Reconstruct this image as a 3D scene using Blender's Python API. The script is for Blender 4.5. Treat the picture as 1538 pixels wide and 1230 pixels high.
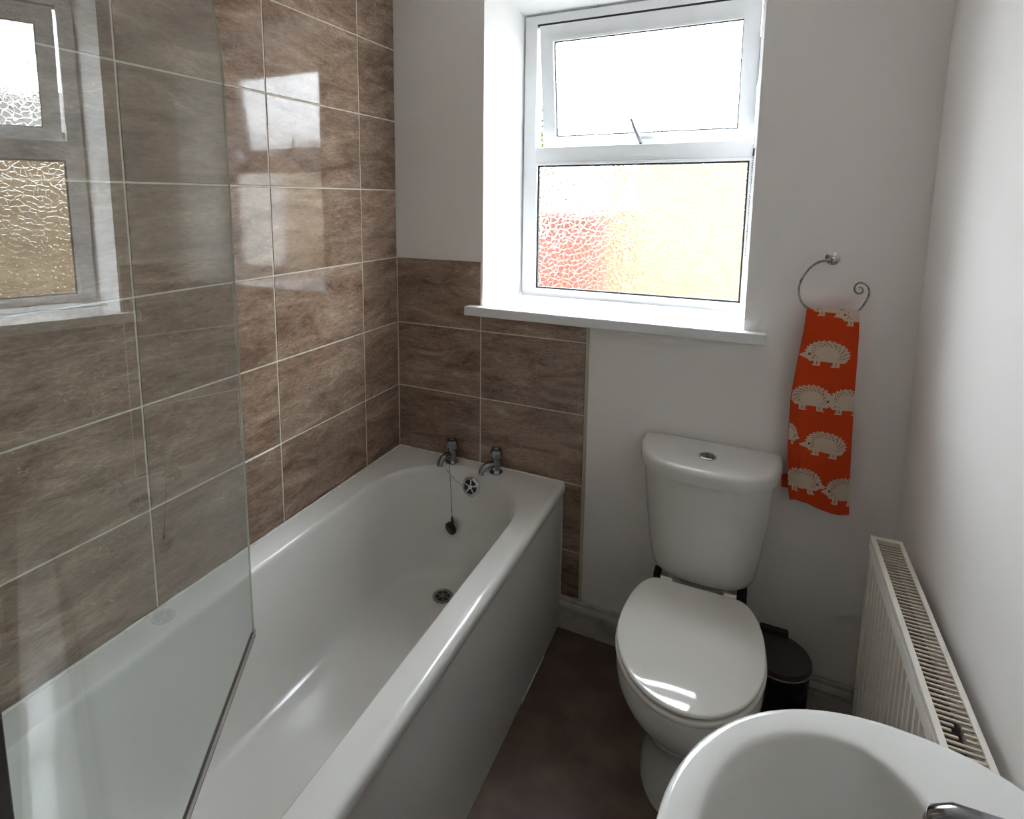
import bpy, bmesh, math, random
from mathutils import Vector, Matrix, noise as mnoise
R = math.radians
random.seed(7)
for o in list(bpy.data.objects): bpy.data.objects.remove(o)
SC = bpy.context.scene
COL = SC.collection

# ------------------------------------------------------------------ camera, sky, exposure
cd = bpy.data.cameras.new('camera'); cam = bpy.data.objects.new('camera', cd); COL.objects.link(cam)
cam.location = (1.2345, -1.8228, 1.5229)
YAW, PIT, ROL = -0.45555, -0.13750, 0.0044
f = Vector((math.sin(YAW)*math.cos(PIT), math.cos(YAW)*math.cos(PIT), math.sin(PIT)))
r0 = Vector((math.cos(YAW), -math.sin(YAW), 0)); u0 = r0.cross(f)
rr = r0*math.cos(ROL) + u0*math.sin(ROL); uu = u0*math.cos(ROL) - r0*math.sin(ROL)
cam.rotation_euler = Matrix((rr, uu, -f)).transposed().to_euler()
cd.sensor_width = 36.0; cd.sensor_fit = 'HORIZONTAL'
cd.lens = 857.58/1538*36
cd.shift_x = (769-716.24)/1538; cd.shift_y = (418.93-615)/1538
cd.clip_start = 0.02; cd.clip_end = 200
SC.camera = cam

W = bpy.data.worlds.new('overcast_sky'); SC.world = W; W.use_nodes = True
bg = W.node_tree.nodes['Background']
bg.inputs['Color'].default_value = (0.87, 0.935, 1.0, 1); bg.inputs['Strength'].default_value = 26.5
SC.view_settings.view_transform = 'Standard'; SC.view_settings.look = 'None'
SC.view_settings.exposure = -0.25; SC.view_settings.gamma = 1.0; SC.view_settings.use_curve_mapping = False
SC.cycles.use_denoising = True
SC.cycles.max_bounces = 16; SC.cycles.diffuse_bounces = 8; SC.cycles.transmission_bounces = 12; SC.cycles.transparent_max_bounces = 16
SC.cycles.sample_clamp_indirect = 40.0
SC.cycles.blur_glossy = 0.5
# sampling portal over the window opening (guides sky sampling, gives no light of its own)
pl = bpy.data.lights.new('window_portal', 'AREA'); pl.shape = 'RECTANGLE'; pl.size = 0.86; pl.size_y = 1.08
po = bpy.data.objects.new('window_portal', pl); COL.objects.link(po)
po.location = (0.82, 0.47, 1.67); po.rotation_euler = (R(-90), 0, 0); pl.cycles.is_portal = True

# ------------------------------------------------------------------ helpers
class MB:
    def __init__(s): s.v = []; s.f = []
    def add(s, vs, fs):
        b = len(s.v); s.v += [tuple(p) for p in vs]; s.f += [tuple(b+i for i in q) for q in fs]; return s
    def box(s, x0, x1, y0, y1, z0, z1):
        return s.add([(x0,y0,z0),(x1,y0,z0),(x1,y1,z0),(x0,y1,z0),(x0,y0,z1),(x1,y0,z1),(x1,y1,z1),(x0,y1,z1)],
                     [(3,2,1,0),(4,5,6,7),(0,1,5,4),(1,2,6,5),(2,3,7,6),(3,0,4,7)])
    def bar(s, p, q, w, h, up=(0,0,1)):
        p, q = Vector(p), Vector(q); d = (q-p).normalized(); up = Vector(up)
        sx = d.cross(up).normalized(); sz = sx.cross(d)
        vs = [c + sx*a*w/2 + sz*b*h/2 for c in (p, q) for a, b in ((-1,-1),(1,-1),(1,1),(-1,1))]
        return s.add(vs, [(3,2,1,0),(4,5,6,7),(0,1,5,4),(1,2,6,5),(2,3,7,6),(3,0,4,7)])
    def loft(s, rings, cap0=True, cap1=True):
        n = len(rings[0]); vs = [p for r_ in rings for p in r_]; fs = []
        for k in range(len(rings)-1):
            for i in range(n):
                j = (i+1) % n; fs.append((k*n+i, k*n+j, (k+1)*n+j, (k+1)*n+i))
        if cap0: fs.append(tuple(reversed(range(n))))
        if cap1: fs.append(tuple((len(rings)-1)*n+i for i in range(n)))
        return s.add(vs, fs)
    def tube(s, pts, rad, n=10, caps=True):
        pts = [Vector(p) for p in pts]; rings = []; prev = None
        for i, p in enumerate(pts):
            d = (pts[min(i+1, len(pts)-1)] - pts[max(i-1, 0)]).normalized()
            if prev is None:
                a = d.orthogonal().normalized()
            else:
                a = (prev - d*prev.dot(d)).normalized()
            prev = a; b = d.cross(a)
            rd = rad(i/(len(pts)-1)) if callable(rad) else rad
            rings.append([p + (a*math.cos(t)+b*math.sin(t))*rd for t in (2*math.pi*k/n for k in range(n))])
        return s.loft(rings, caps, caps)
    def lathe(s, prof, o=(0,0,0), axis=(0,0,1), n=24, caps=True):
        ax = Vector(axis).normalized(); a = ax.orthogonal().normalized(); b = ax.cross(a); o = Vector(o)
        rings = [[o + ax*h + (a*math.cos(t)+b*math.sin(t))*r_ for t in (2*math.pi*k/n for k in range(n))] for r_, h in prof]
        return s.loft(rings, caps, caps)
    def build(s, name, mat=None, parent=None, smooth=False, bevel=0, seg=2, auto=None, recalc=True):
        me = bpy.data.meshes.new(name); me.from_pydata(s.v, [], s.f)
        bm = bmesh.new(); bm.from_mesh(me)
        if recalc: bmesh.ops.recalc_face_normals(bm, faces=bm.faces)
        if bevel:
            bmesh.ops.bevel(bm, geom=[e for e in bm.edges if e.is_manifold and e.calc_face_angle(0) > 0.6], offset=bevel, segments=seg, profile=0.6, affect='EDGES', clamp_overlap=True)
        if smooth or auto is not None:
            for fc in bm.faces: fc.smooth = True
            if auto is not None:
                for e in bm.edges:
                    if len(e.link_faces) == 2 and e.calc_face_angle(0) > R(auto): e.smooth = False
        bm.to_mesh(me); bm.free()
        o = bpy.data.objects.new(name, me); COL.objects.link(o)
        if mat: me.materials.append(mat)
        if parent: o.parent = parent
        return o
def inst(name, me, parent, loc):
    o = bpy.data.objects.new(name, me); COL.objects.link(o); o.parent = parent; o.location = loc; return o
def tag(o, label=None, cat=None, group=None, kind=None):
    if label: o['label'] = label
    if cat: o['category'] = cat
    if group: o['group'] = group
    if kind: o['kind'] = kind
    return o
def empty(name, loc=(0,0,0)):
    # base of a thing; children are modelled in world units, so the offset is undone on them
    o = bpy.data.objects.new(name, None); COL.objects.link(o); o.location = loc; o.empty_display_size = 0.05; return o
def rebase(root):
    off = Matrix.Translation(root.location).inverted()
    for c in root.children: c.matrix_parent_inverse = off
def lerp(a, b, t): return a + (b-a)*t
def interp(tab, x):
    # tab: sorted list of (x, v...) ; linear
    if x <= tab[0][0]: return tab[0][1:]
    for p, q in zip(tab, tab[1:]):
        if x <= q[0]:
            t = (x-p[0])/(q[0]-p[0]); return tuple(lerp(a, b, t) for a, b in zip(p[1:], q[1:]))
    return tab[-1][1:]
def spline(tab, m):
    # catmull-rom through rows of numbers
    out = []
    for i in range(len(tab)-1):
        p0 = tab[max(i-1,0)]; p1 = tab[i]; p2 = tab[i+1]; p3 = tab[min(i+2, len(tab)-1)]
        for k in range(m):
            t = k/m
            out.append(tuple(0.5*((2*b)+(-a+c)*t+(2*a-5*b+4*c-d)*t*t+(-a+3*b-3*c+d)*t**3) for a, b, c, d in zip(p0, p1, p2, p3)))
    out.append(tuple(tab[-1])); return out

# ------------------------------------------------------------------ materials
class NT:
    def __init__(s, name):
        s.m = bpy.data.materials.new(name); s.m.use_nodes = True; s.t = s.m.node_tree
        s.p = s.t.nodes['Principled BSDF']; s.out = s.t.nodes['Material Output']
    def n(s, typ, **kw):
        nd = s.t.nodes.new(typ)
        for k, v in kw.items():
            if k in nd.inputs.keys() if isinstance(k, str) else False: nd.inputs[k].default_value = v
            else: setattr(nd, k, v)
        return nd
    def l(s, a, b): s.t.links.new(a, b); return s
def mat(name, col, rough=0.5, metal=0, spec=0.5, coat=0, bump=None, vary=None, ior=None):
    """vary=(scale, col2, lo, hi): noise mix to a second colour; bump=(scale, strength, distance)"""
    N = NT(name); p = N.p
    p.inputs['Base Color'].default_value = (*col, 1); p.inputs['Roughness'].default_value = rough
    p.inputs['Metallic'].default_value = metal; p.inputs['Specular IOR Level'].default_value = spec; p.inputs['Coat Weight'].default_value = coat
    p.inputs['Coat Roughness'].default_value = 0.05
    if ior: p.inputs['IOR'].default_value = ior
    tc = N.n('ShaderNodeTexCoord')
    if vary:
        ns = N.n('ShaderNodeTexNoise'); ns.inputs['Scale'].default_value = vary[0]; ns.inputs['Detail'].default_value = 6
        N.l(tc.outputs['Object'], ns.inputs['Vector'])
        mr = N.n('ShaderNodeMapRange'); mr.inputs['From Min'].default_value = vary[2]; mr.inputs['From Max'].default_value = vary[3]
        N.l(ns.outputs['Fac'], mr.inputs['Value'])
        mx = N.n('ShaderNodeMix'); mx.data_type = 'RGBA'; mx.inputs['A'].default_value = (*col, 1); mx.inputs['B'].default_value = (*vary[1], 1)
        mx.inputs[6].default_value = (*col, 1); mx.inputs[7].default_value = (*vary[1], 1)
        N.l(mr.outputs['Result'], mx.inputs[0]); N.l(mx.outputs[2], p.inputs['Base Color'])
    if bump:
        nb = N.n('ShaderNodeTexNoise'); nb.inputs['Scale'].default_value = bump[0]; nb.inputs['Detail'].default_value = 5
        N.l(tc.outputs['Object'], nb.inputs['Vector'])
        bp = N.n('ShaderNodeBump'); bp.inputs['Strength'].default_value = bump[1]; bp.inputs['Distance'].default_value = bump[2]
        N.l(nb.outputs['Fac'], bp.inputs['Height']); N.l(bp.outputs['Normal'], p.inputs['Normal'])
    return N.m

def tile_material():
    N = NT('brown_stone_tile'); p = N.p
    tc = N.n('ShaderNodeTexCoord'); oi = N.n('ShaderNodeObjectInfo')
    ml = N.n('ShaderNodeVectorMath', operation='SCALE'); ml.inputs[0].default_value = (37, 53, 71)
    N.l(oi.outputs['Random'], ml.inputs['Scale'])
    ad = N.n('ShaderNodeVectorMath', operation='ADD'); N.l(tc.outputs['Object'], ad.inputs[0]); N.l(ml.outputs[0], ad.inputs[1])
    # tilt so the veins climb the tile, then squash along them
    mp = N.n('ShaderNodeMapping'); mp.inputs['Rotation'].default_value = (R(24), R(-22), 0); mp.inputs['Scale'].default_value = (1.2, 1.2, 4.2)
    N.l(ad.outputs[0], mp.inputs['Vector'])
    n1 = N.n('ShaderNodeTexNoise'); n1.inputs['Scale'].default_value = 4.5; n1.inputs['Detail'].default_value = 9; n1.inputs['Roughness'].default_value = 0.62; n1.inputs['Distortion'].default_value = 0.7
    N.l(mp.outputs[0], n1.inputs['Vector'])
    n2 = N.n('ShaderNodeTexNoise'); n2.inputs['Scale'].default_value = 9; n2.inputs['Detail'].default_value = 7; n2.inputs['Roughness'].default_value = 0.7; n2.inputs['Distortion'].default_value = 1.5
    N.l(ad.outputs[0], n2.inputs['Vector'])
    cr = N.n('ShaderNodeValToRGB'); e = cr.color_ramp.elements
    e[0].position = 0.30; e[0].color = (0.118, 0.072, 0.047, 1); e[1].position = 0.70; e[1].color = (0.41, 0.305, 0.232, 1)
    x = e.new(0.44); x.color = (0.215, 0.142, 0.10, 1); x = e.new(0.56); x.color = (0.285, 0.20, 0.147, 1)
    N.l(n1.outputs['Fac'], cr.inputs['Fac'])
    # cooler grey clouds
    r2 = N.n('ShaderNodeMapRange'); r2.inputs['From Min'].default_value = 0.48; r2.inputs['From Max'].default_value = 0.68; r2.inputs['To Max'].default_value = 0.55
    N.l(n2.outputs['Fac'], r2.inputs['Value'])
    m1 = N.n('ShaderNodeMix', data_type='RGBA'); N.l(r2.outputs[0], m1.inputs[0]); N.l(cr.outputs[0], m1.inputs[6]); m1.inputs[7].default_value = (0.235, 0.186, 0.144, 1)
    # fine dark speckle
    n4 = N.n('ShaderNodeTexNoise'); n4.inputs['Scale'].default_value = 42; n4.inputs['Detail'].default_value = 5; n4.inputs['Roughness'].default_value = 0.7; n4.inputs['Distortion'].default_value = 0.8
    N.l(mp.outputs[0], n4.inputs['Vector'])
    r4 = N.n('ShaderNodeMapRange'); r4.inputs['From Min'].default_value = 0.30; r4.inputs['From Max'].default_value = 0.70; r4.inputs['To Min'].default_value = 0.62; r4.inputs['To Max'].default_value = 1.32
    N.l(n4.outputs['Fac'], r4.inputs['Value'])
    mu = N.n('ShaderNodeMix', data_type='RGBA', blend_type='MULTIPLY'); mu.inputs[0].default_value = 1.0; N.l(m1.outputs[2], mu.inputs[6]); N.l(r4.outputs[0], mu.inputs[7])
    # short pale scratches: thin level lines of a noise, kept only in patches
    mp2 = N.n('ShaderNodeMapping'); mp2.inputs['Rotation'].default_value = (R(-38), R(35), 0); mp2.inputs['Scale'].default_value = (1, 1, 2.2)
    N.l(ad.outputs[0], mp2.inputs['Vector'])
    wv = N.n('ShaderNodeTexNoise'); wv.inputs['Scale'].default_value = 20; wv.inputs['Detail'].default_value = 2; wv.inputs['Distortion'].default_value = 1.5
    N.l(mp2.outputs[0], wv.inputs['Vector'])
    sb_ = N.n('ShaderNodeMath', operation='SUBTRACT'); N.l(wv.outputs['Fac'], sb_.inputs[0]); sb_.inputs[1].default_value = 0.5
    ab = N.n('ShaderNodeMath', operation='ABSOLUTE'); N.l(sb_.outputs[0], ab.inputs[0])
    r3 = N.n('ShaderNodeMapRange'); r3.inputs['From Min'].default_value = 0.012; r3.inputs['From Max'].default_value = 0.002; r3.inputs['To Max'].default_value = 1.0
    N.l(ab.outputs[0], r3.inputs['Value'])
    pt = N.n('ShaderNodeTexNoise'); pt.inputs['Scale'].default_value = 7; pt.inputs['Detail'].default_value = 3; N.l(ad.outputs[0], pt.inputs['Vector'])
    r5 = N.n('ShaderNodeMapRange'); r5.inputs['From Min'].default_value = 0.50; r5.inputs['From Max'].default_value = 0.68; r5.inputs['To Max'].default_value = 0.75; N.l(pt.outputs['Fac'], r5.inputs['Value'])
    pm = N.n('ShaderNodeMath', operation='MULTIPLY'); N.l(r3.outputs[0], pm.inputs[0]); N.l(r5.outputs[0], pm.inputs[1])
    m2 = N.n('ShaderNodeMix', data_type='RGBA'); N.l(pm.outputs[0], m2.inputs[0]); N.l(mu.outputs[2], m2.inputs[6]); m2.inputs[7].default_value = (0.50, 0.40, 0.33, 1)
    hs = N.n('ShaderNodeHueSaturation'); rv = N.n('ShaderNodeMapRange'); rv.inputs['To Min'].default_value = 1.03; rv.inputs['To Max'].default_value = 1.25
    N.l(oi.outputs['Random'], rv.inputs['Value']); N.l(rv.outputs[0], hs.inputs['Value']); N.l(m2.outputs[2], hs.inputs['Color'])
    N.l(hs.outputs[0], p.inputs['Base Color'])
    p.inputs['Roughness'].default_value = 0.05; p.inputs['IOR'].default_value = 1.48; p.inputs['Specular IOR Level'].default_value = 0.40
    bp = N.n('ShaderNodeBump'); bp.inputs['Strength'].default_value = 0.12; bp.inputs['Distance'].default_value = 0.0006
    N.l(n2.outputs['Fac'], bp.inputs['Height']); N.l(bp.outputs[0], p.inputs['Normal'])
    return N.m

def paint_material(name, col, stain=None, bump=0.25):
    N = NT(name); p = N.p; tc = N.n('ShaderNodeTexCoord')
    n1 = N.n('ShaderNodeTexNoise'); n1.inputs['Scale'].default_value = 2.2; n1.inputs['Detail'].default_value = 4
    N.l(tc.outputs['Object'], n1.inputs['Vector'])
    m = N.n('ShaderNodeMix', data_type='RGBA'); N.l(n1.outputs['Fac'], m.inputs[0])
    m.inputs[6].default_value = (*[c*0.95 for c in col], 1); m.inputs[7].default_value = (*col, 1)
    last = m.outputs[2]
    if stain:
        n2 = N.n('ShaderNodeTexNoise'); n2.inputs['Scale'].default_value = stain[1]; n2.inputs['Detail'].default_value = 8; n2.inputs['Roughness'].default_value = 0.65
        N.l(tc.outputs['Object'], n2.inputs['Vector'])
        mr = N.n('ShaderNodeMapRange'); mr.inputs['From Min'].default_value = stain[2]; mr.inputs['From Max'].default_value = stain[3]
        N.l(n2.outputs['Fac'], mr.inputs['Value'])
        m2 = N.n('ShaderNodeMix', data_type='RGBA'); N.l(mr.outputs[0], m2.inputs[0]); N.l(last, m2.inputs[6]); m2.inputs[7].default_value = (*stain[0], 1)
        last = m2.outputs[2]
    N.l(last, p.inputs['Base Color']); p.inputs['Roughness'].default_value = 0.62; p.inputs['Specular IOR Level'].default_value = 0.3
    nb = N.n('ShaderNodeTexNoise'); nb.inputs['Scale'].default_value = 38; nb.inputs['Detail'].default_value = 5; N.l(tc.outputs['Object'], nb.inputs['Vector'])
    bp = N.n('ShaderNodeBump'); bp.inputs['Strength'].default_value = bump; bp.inputs['Distance'].default_value = 0.002
    N.l(nb.outputs['Fac'], bp.inputs['Height']); N.l(bp.outputs[0], p.inputs['Normal'])
    return N.m

def obscure_glass():
    N = NT('patterned_obscure_glass'); t = N.t; t.nodes.remove(N.p)
    tc = N.n('ShaderNodeTexCoord')
    nz = N.n('ShaderNodeTexNoise'); nz.inputs['Scale'].default_value = 30; nz.inputs['Detail'].default_value = 2; N.l(tc.outputs['Object'], nz.inputs['Vector'])
    sc = N.n('ShaderNodeVectorMath', operation='SCALE'); sc.inputs['Scale'].default_value = 0.022; N.l(nz.outputs['Color'], sc.inputs[0])
    ad = N.n('ShaderNodeVectorMath', operation='ADD'); N.l(tc.outputs['Object'], ad.inputs[0]); N.l(sc.outputs[0], ad.inputs[1])
    vo = N.n('ShaderNodeTexVoronoi', feature='DISTANCE_TO_EDGE'); vo.inputs['Scale'].default_value = 52; N.l(ad.outputs[0], vo.inputs['Vector'])
    mr = N.n('ShaderNodeMapRange'); mr.interpolation_type = 'SMOOTHSTEP'; mr.inputs['From Min'].default_value = 0.0; mr.inputs['From Max'].default_value = 0.13
    N.l(vo.outputs['Distance'], mr.inputs['Value'])
    bp = N.n('ShaderNodeBump'); bp.inputs['Strength'].default_value = 0.9; bp.inputs['Distance'].default_value = 0.0022; N.l(mr.outputs[0], bp.inputs['Height'])
    rf = N.n('ShaderNodeBsdfRefraction'); rf.inputs['IOR'].default_value = 1.45; rf.inputs['Roughness'].default_value = 0.20; N.l(bp.outputs[0], rf.inputs['Normal'])
    rf.inputs['Color'].default_value = (0.97, 0.985, 0.98, 1)
    tr = N.n('ShaderNodeBsdfTransparent'); tr.inputs['Color'].default_value = (0.97, 0.985, 0.98, 1)
    mx = N.n('ShaderNodeMixShader'); mx.inputs[0].default_value = 0.72; N.l(tr.outputs[0], mx.inputs[1]); N.l(rf.outputs[0], mx.inputs[2])
    gl = N.n('ShaderNodeBsdfGlossy'); gl.inputs['Roughness'].default_value = 0.15; N.l(bp.outputs[0], gl.inputs['Normal'])
    fr = N.n('ShaderNodeFresnel'); fr.inputs['IOR'].default_value = 1.45; N.l(bp.outputs[0], fr.inputs['Normal'])
    m2 = N.n('ShaderNodeMixShader'); N.l(fr.outputs[0], m2.inputs[0]); N.l(mx.outputs[0], m2.inputs[1]); N.l(gl.outputs[0], m2.inputs[2])
    N.l(m2.outputs[0], N.out.inputs['Surface'])
    return N.m

def screen_glass():
    # thin sheet: straight-through transmission with a faint green body tint and a clear mirror reflection
    N = NT('clear_screen_glass'); t = N.t; t.nodes.remove(N.p)
    tr = N.n('ShaderNodeBsdfTransparent'); tr.inputs['Color'].default_value = (0.86, 0.915, 0.89, 1)
    gl = N.n('ShaderNodeBsdfGlossy'); gl.inputs['Roughness'].default_value = 0.0
    df = N.n('ShaderNodeBsdfDiffuse'); df.inputs['Color'].default_value = (0.72, 0.78, 0.75, 1)
    # Schlick reflectance of a sheet, the same from both sides
    lw = N.n('ShaderNodeLayerWeight'); lw.inputs['Blend'].default_value = 0.5
    pw = N.n('ShaderNodeMath', operation='POWER'); N.l(lw.outputs['Facing'], pw.inputs[0]); pw.inputs[1].default_value = 4.0
    fr = N.n('ShaderNodeMapRange'); fr.inputs['To Min'].default_value = 0.10; fr.inputs['To Max'].default_value = 1.0; N.l(pw.outputs[0], fr.inputs['Value'])
    # limescale haze, doubling as the milky veil of room reflections, put in as colour
    m0 = N.n('ShaderNodeMixShader'); m0.inputs[0].default_value = 0.065; N.l(tr.outputs[0], m0.inputs[1]); N.l(df.outputs[0], m0.inputs[2])
    m1 = N.n('ShaderNodeMixShader'); N.l(fr.outputs[0], m1.inputs[0]); N.l(m0.outputs[0], m1.inputs[1]); N.l(gl.outputs[0], m1.inputs[2])
    N.l(m1.outputs[0], N.out.inputs['Surface']); return N.m

M = {}
M['tile'] = tile_material()
M['grout'] = mat('cream_grout', (0.66, 0.61, 0.52), 0.85, vary=(30, (0.46, 0.40, 0.31), 0.5, 0.75))
M['paint'] = paint_material('white_wall_paint', (0.86, 0.825, 0.80))
M['reveal'] = paint_material('white_reveal_paint', (0.82, 0.815, 0.81))
M['soffit'] = paint_material('peeling_soffit_paint', (0.81, 0.80, 0.79), stain=((0.42, 0.40, 0.33), 14, 0.60, 0.68), bump=0.6)
M['ceiling'] = paint_material('ceiling_paint', (0.90, 0.89, 0.88))
M['trimgreen'] = mat('yellowed_plastic_trim', (0.46, 0.44, 0.33), 0.45)
M['skirt'] = mat('grubby_white_gloss_wood', (0.50, 0.47, 0.43), 0.4, vary=(14, (0.27, 0.235, 0.19), 0.5, 0.72), bump=(40, 0.2, 0.002))
M['floor'] = mat('brown_vinyl_floor', (0.105, 0.062, 0.05), 0.5, vary=(9, (0.165, 0.115, 0.085), 0.42, 0.75), bump=(60, 0.2, 0.001))
M['upvc'] = mat('white_upvc', (0.78, 0.785, 0.80), 0.25, vary=(10, (0.71, 0.73, 0.71), 0.45, 0.8))
M['gasket_and_gap_shade'] = mat('black_gasket_and_gap_shade', (0.012, 0.012, 0.016), 0.6)
M['glasspat'] = obscure_glass()
N = NT('clear_glass_back'); N.t.nodes.remove(N.p); tr0 = N.n('ShaderNodeBsdfTransparent'); tr0.inputs['Color'].default_value = (0.985, 0.99, 0.988, 1); N.l(tr0.outputs[0], N.out.inputs['Surface']); M['clearback'] = N.m
M['sill'] = mat('glossy_white_sill_board', (0.79, 0.79, 0.80), 0.14)
M['acrylic'] = mat('white_bath_acrylic', (0.70, 0.685, 0.655), 0.16, coat=0.3)
M['panel'] = mat('white_bath_panel_gloss', (0.58, 0.57, 0.54), 0.28)
M['sealant'] = mat('white_silicone_sealant', (0.72, 0.70, 0.66), 0.5, vary=(40, (0.45, 0.40, 0.32), 0.55, 0.75))
M['ceramic'] = mat('white_glazed_ceramic', (0.72, 0.715, 0.69), 0.10, coat=0.4)
M['seatplastic'] = mat('white_seat_plastic', (0.76, 0.74, 0.70), 0.035, coat=0.4)
M['chrome'] = mat('chrome', (0.62, 0.62, 0.64), 0.12, metal=1)
M['tapchrome'] = mat('chrome_dark_reflections', (0.30, 0.30, 0.32), 0.14, metal=1)  # chrome colour darkened to imitate dark reflections
M['dullchrome'] = mat('tarnished_chrome', (0.36, 0.34, 0.32), 0.28, metal=1, vary=(80, (0.16, 0.13, 0.11), 0.45, 0.7))
M['darkmetal'] = mat('dark_metal', (0.04, 0.035, 0.035), 0.4, metal=0.6)
M['blackplastic'] = mat('black_rubber', (0.012, 0.012, 0.013), 0.45)
M['binbody'] = mat('glossy_black_bin_enamel', (0.012, 0.011, 0.011), 0.12)
M['binlid'] = mat('dark_brushed_bin_lid', (0.055, 0.045, 0.042), 0.33, metal=0.3)
M['radiator'] = mat('off_white_radiator_enamel', (0.74, 0.70, 0.63), 0.35)
M['raddirty'] = mat('dusty_radiator_grille', (0.58, 0.50, 0.40), 0.5, vary=(16, (0.16, 0.10, 0.065), 0.48, 0.68))
M['radinside'] = mat('dark_brown_radiator_inside', (0.045, 0.028, 0.020), 0.8)  # even dark brown for the block below the slats
M['screen'] = screen_glass()
M['glassedge'] = mat('polished_glass_edge', (0.55, 0.55, 0.45), 0.15)
M['seal'] = mat('clear_brown_tinged_seal', (0.16, 0.13, 0.13), 0.3)
M['profile'] = mat('dark_bronze_wall_profile', (0.022, 0.015, 0.013), 0.35, metal=0.4)
M['silver'] = mat('satin_aluminium', (0.55, 0.53, 0.50), 0.35, metal=0.9)
M['render'] = mat('yellow_render', (0.24, 0.172, 0.083), 0.9, vary=(1.5, (0.27, 0.20, 0.105), 0.35, 0.7), bump=(12, 0.3, 0.01))
M['render_pale'] = mat('weathered_cement_render', (0.34, 0.32, 0.29), 0.9, vary=(2, (0.28, 0.26, 0.23), 0.4, 0.7))
M['roof'] = mat('pale_grey_slate', (0.16, 0.15, 0.14), 0.7)
M['brick'] = mat('red_brick_far_off', (0.11, 0.032, 0.024), 0.9, vary=(4, (0.14, 0.048, 0.038), 0.4, 0.7))
M['whiterender'] = mat('white_render', (0.40, 0.37, 0.34), 0.9)
M['grass'] = mat('pale_concrete_yard', (0.50, 0.48, 0.45), 0.95, vary=(3, (0.42, 0.40, 0.37), 0.4, 0.7))
M['leaf'] = mat('yellow_green_leaves', (0.09, 0.12, 0.035), 0.6, vary=(6, (0.045, 0.065, 0.022), 0.4, 0.65))
M['bark'] = mat('grey_bark', (0.12, 0.09, 0.06), 0.9)

# ------------------------------------------------------------------ room shell
RX = 1.63; NY = -2.35; CZ = 2.36; TH = 0.2
def struct(o): o['kind'] = 'structure'; return o
struct(MB().box(-TH, RX+TH, -3.95, 0.36, -0.12, 0.0).build('floor', M['floor']))
struct(MB().box(-TH, RX+TH, -3.95, 0.36, CZ, CZ+0.12).build('ceiling', M['ceiling']))
wall_left = struct(MB().box(-TH, -0.009, NY, 0.004, 0, CZ).build('wall_left', M['paint']))
struct(MB().box(RX, RX+TH, NY, 0.004, 0, CZ).build('wall_right', M['paint']))
# open doorway behind the camera onto an unlit landing
def holed_wall(x0, x1, z0, z1, hx0, hx1, hz0, hz1, y0, y1):
    m = MB()
    if hx0 > x0: m.box(x0, hx0, y0, y1, z0, z1)
    if hx1 < x1: m.box(hx1, x1, y0, y1, z0, z1)
    if hz0 > z0: m.box(hx0, hx1, y0, y1, z0, hz0)
    if hz1 < z1: m.box(hx0, hx1, y0, y1, hz1, z1)
    return m
LY = -3.75
struct(holed_wall(-TH, RX+TH, 0, CZ, 0.80, 1.56, 0.0, 2.02, NY-0.12, NY).build('wall_front', M['paint']))
struct(MB().box(-TH, RX+TH, LY-0.2, LY, 0, CZ).build('wall_landing', M['paint']))
struct(MB().box(-TH, -TH+0.1, LY, NY-0.12, 0, CZ).build('wall_landing_left', M['paint']))
struct(MB().box(RX+TH-0.1, RX+TH, LY, NY-0.12, 0, CZ).build('wall_landing_right', M['paint']))
struct(MB().box(-0.009, 0.70, NY, -1.662, 0, CZ).build('wall_bath_end', M['paint']))

# window wall with a deep, slightly splayed opening
WX0, WX1, WZ0, WZ1 = 0.363, 1.217, 1.112, 2.245     # room side
BX0, BX1, BZ0, BZ1 = 0.400, 1.252, 1.112, 2.205     # frame side
WY, WD = 0.004, 0.36
m = MB()
def ringquad(m, o, i):  # o,i: four points each
    m.add(o+i, [(k, (k+1)%4, 4+(k+1)%4, 4+k) for k in range(4)])
A = [(-TH,WY,0),(RX+TH,WY,0),(RX+TH,WY,CZ),(-TH,WY,CZ)]; B = [(WX0,WY,WZ0),(WX1,WY,WZ0),(WX1,WY,WZ1),(WX0,WY,WZ1)]
Cc = [(BX0,WD,BZ0),(BX1,WD,BZ0),(BX1,WD,BZ1),(BX0,WD,BZ1)]; D = [(-TH,WD,0),(RX+TH,WD,0),(RX+TH,WD,CZ),(-TH,WD,CZ)]
ringquad(m, A, B); ringquad(m, B, Cc); ringquad(m, Cc, D); ringquad(m, D, A)
wall_back = struct(m.build('wall_back', M['paint'], recalc=True))
for mm in ('reveal', 'soffit'): wall_back.data.materials.append(M[mm])
for p in wall_back.data.polygons:
    c = p.center
    if 0.05 < c.y < 0.33 and WX0-0.01 < c.x < BX1+0.01 and c.z > 1.0:
        p.material_index = 2 if c.z > 2.15 else 1

# tiles ------------------------------------------------------------
H, G, W1, TW = 0.2525, 0.0045, 0.2127, 0.4113
ZT = 1.305                                           # a joint line
tile_cache = {}
def tile(parent, axis, a0, a1, z0, z1):
    """axis 'x': tile on the left wall (a = y), 'y': on the window wall (a = x)"""
    w, h, th = round(a1-a0-G, 4), round(z1-z0-G, 4), 0.0065
    key = (axis, w, h)
    if key not in tile_cache:
        b = MB()
        if axis == 'x': b.box(-th, 0, -w/2, w/2, -h/2, h/2)
        else: b.box(-w/2, w/2, 0, th, -h/2, h/2)
        o = b.build('tile', M['tile'], parent, bevel=0.0011, seg=1); tile_cache[key] = o.data
    else:
        o = bpy.data.objects.new('tile', tile_cache[key]); COL.objects.link(o); o.parent = parent
    o.location = (0, (a0+a1)/2, (z0+z1)/2) if axis == 'x' else ((a0+a1)/2, 0, (z0+z1)/2)
    return o
ys = [0.0, -W1, -W1-TW, -W1-2*TW, -W1-3*TW, -1.658]
zs = [ZT-3*H] + [ZT+k*H for k in range(-2, 5)] + [CZ-0.002]
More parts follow.
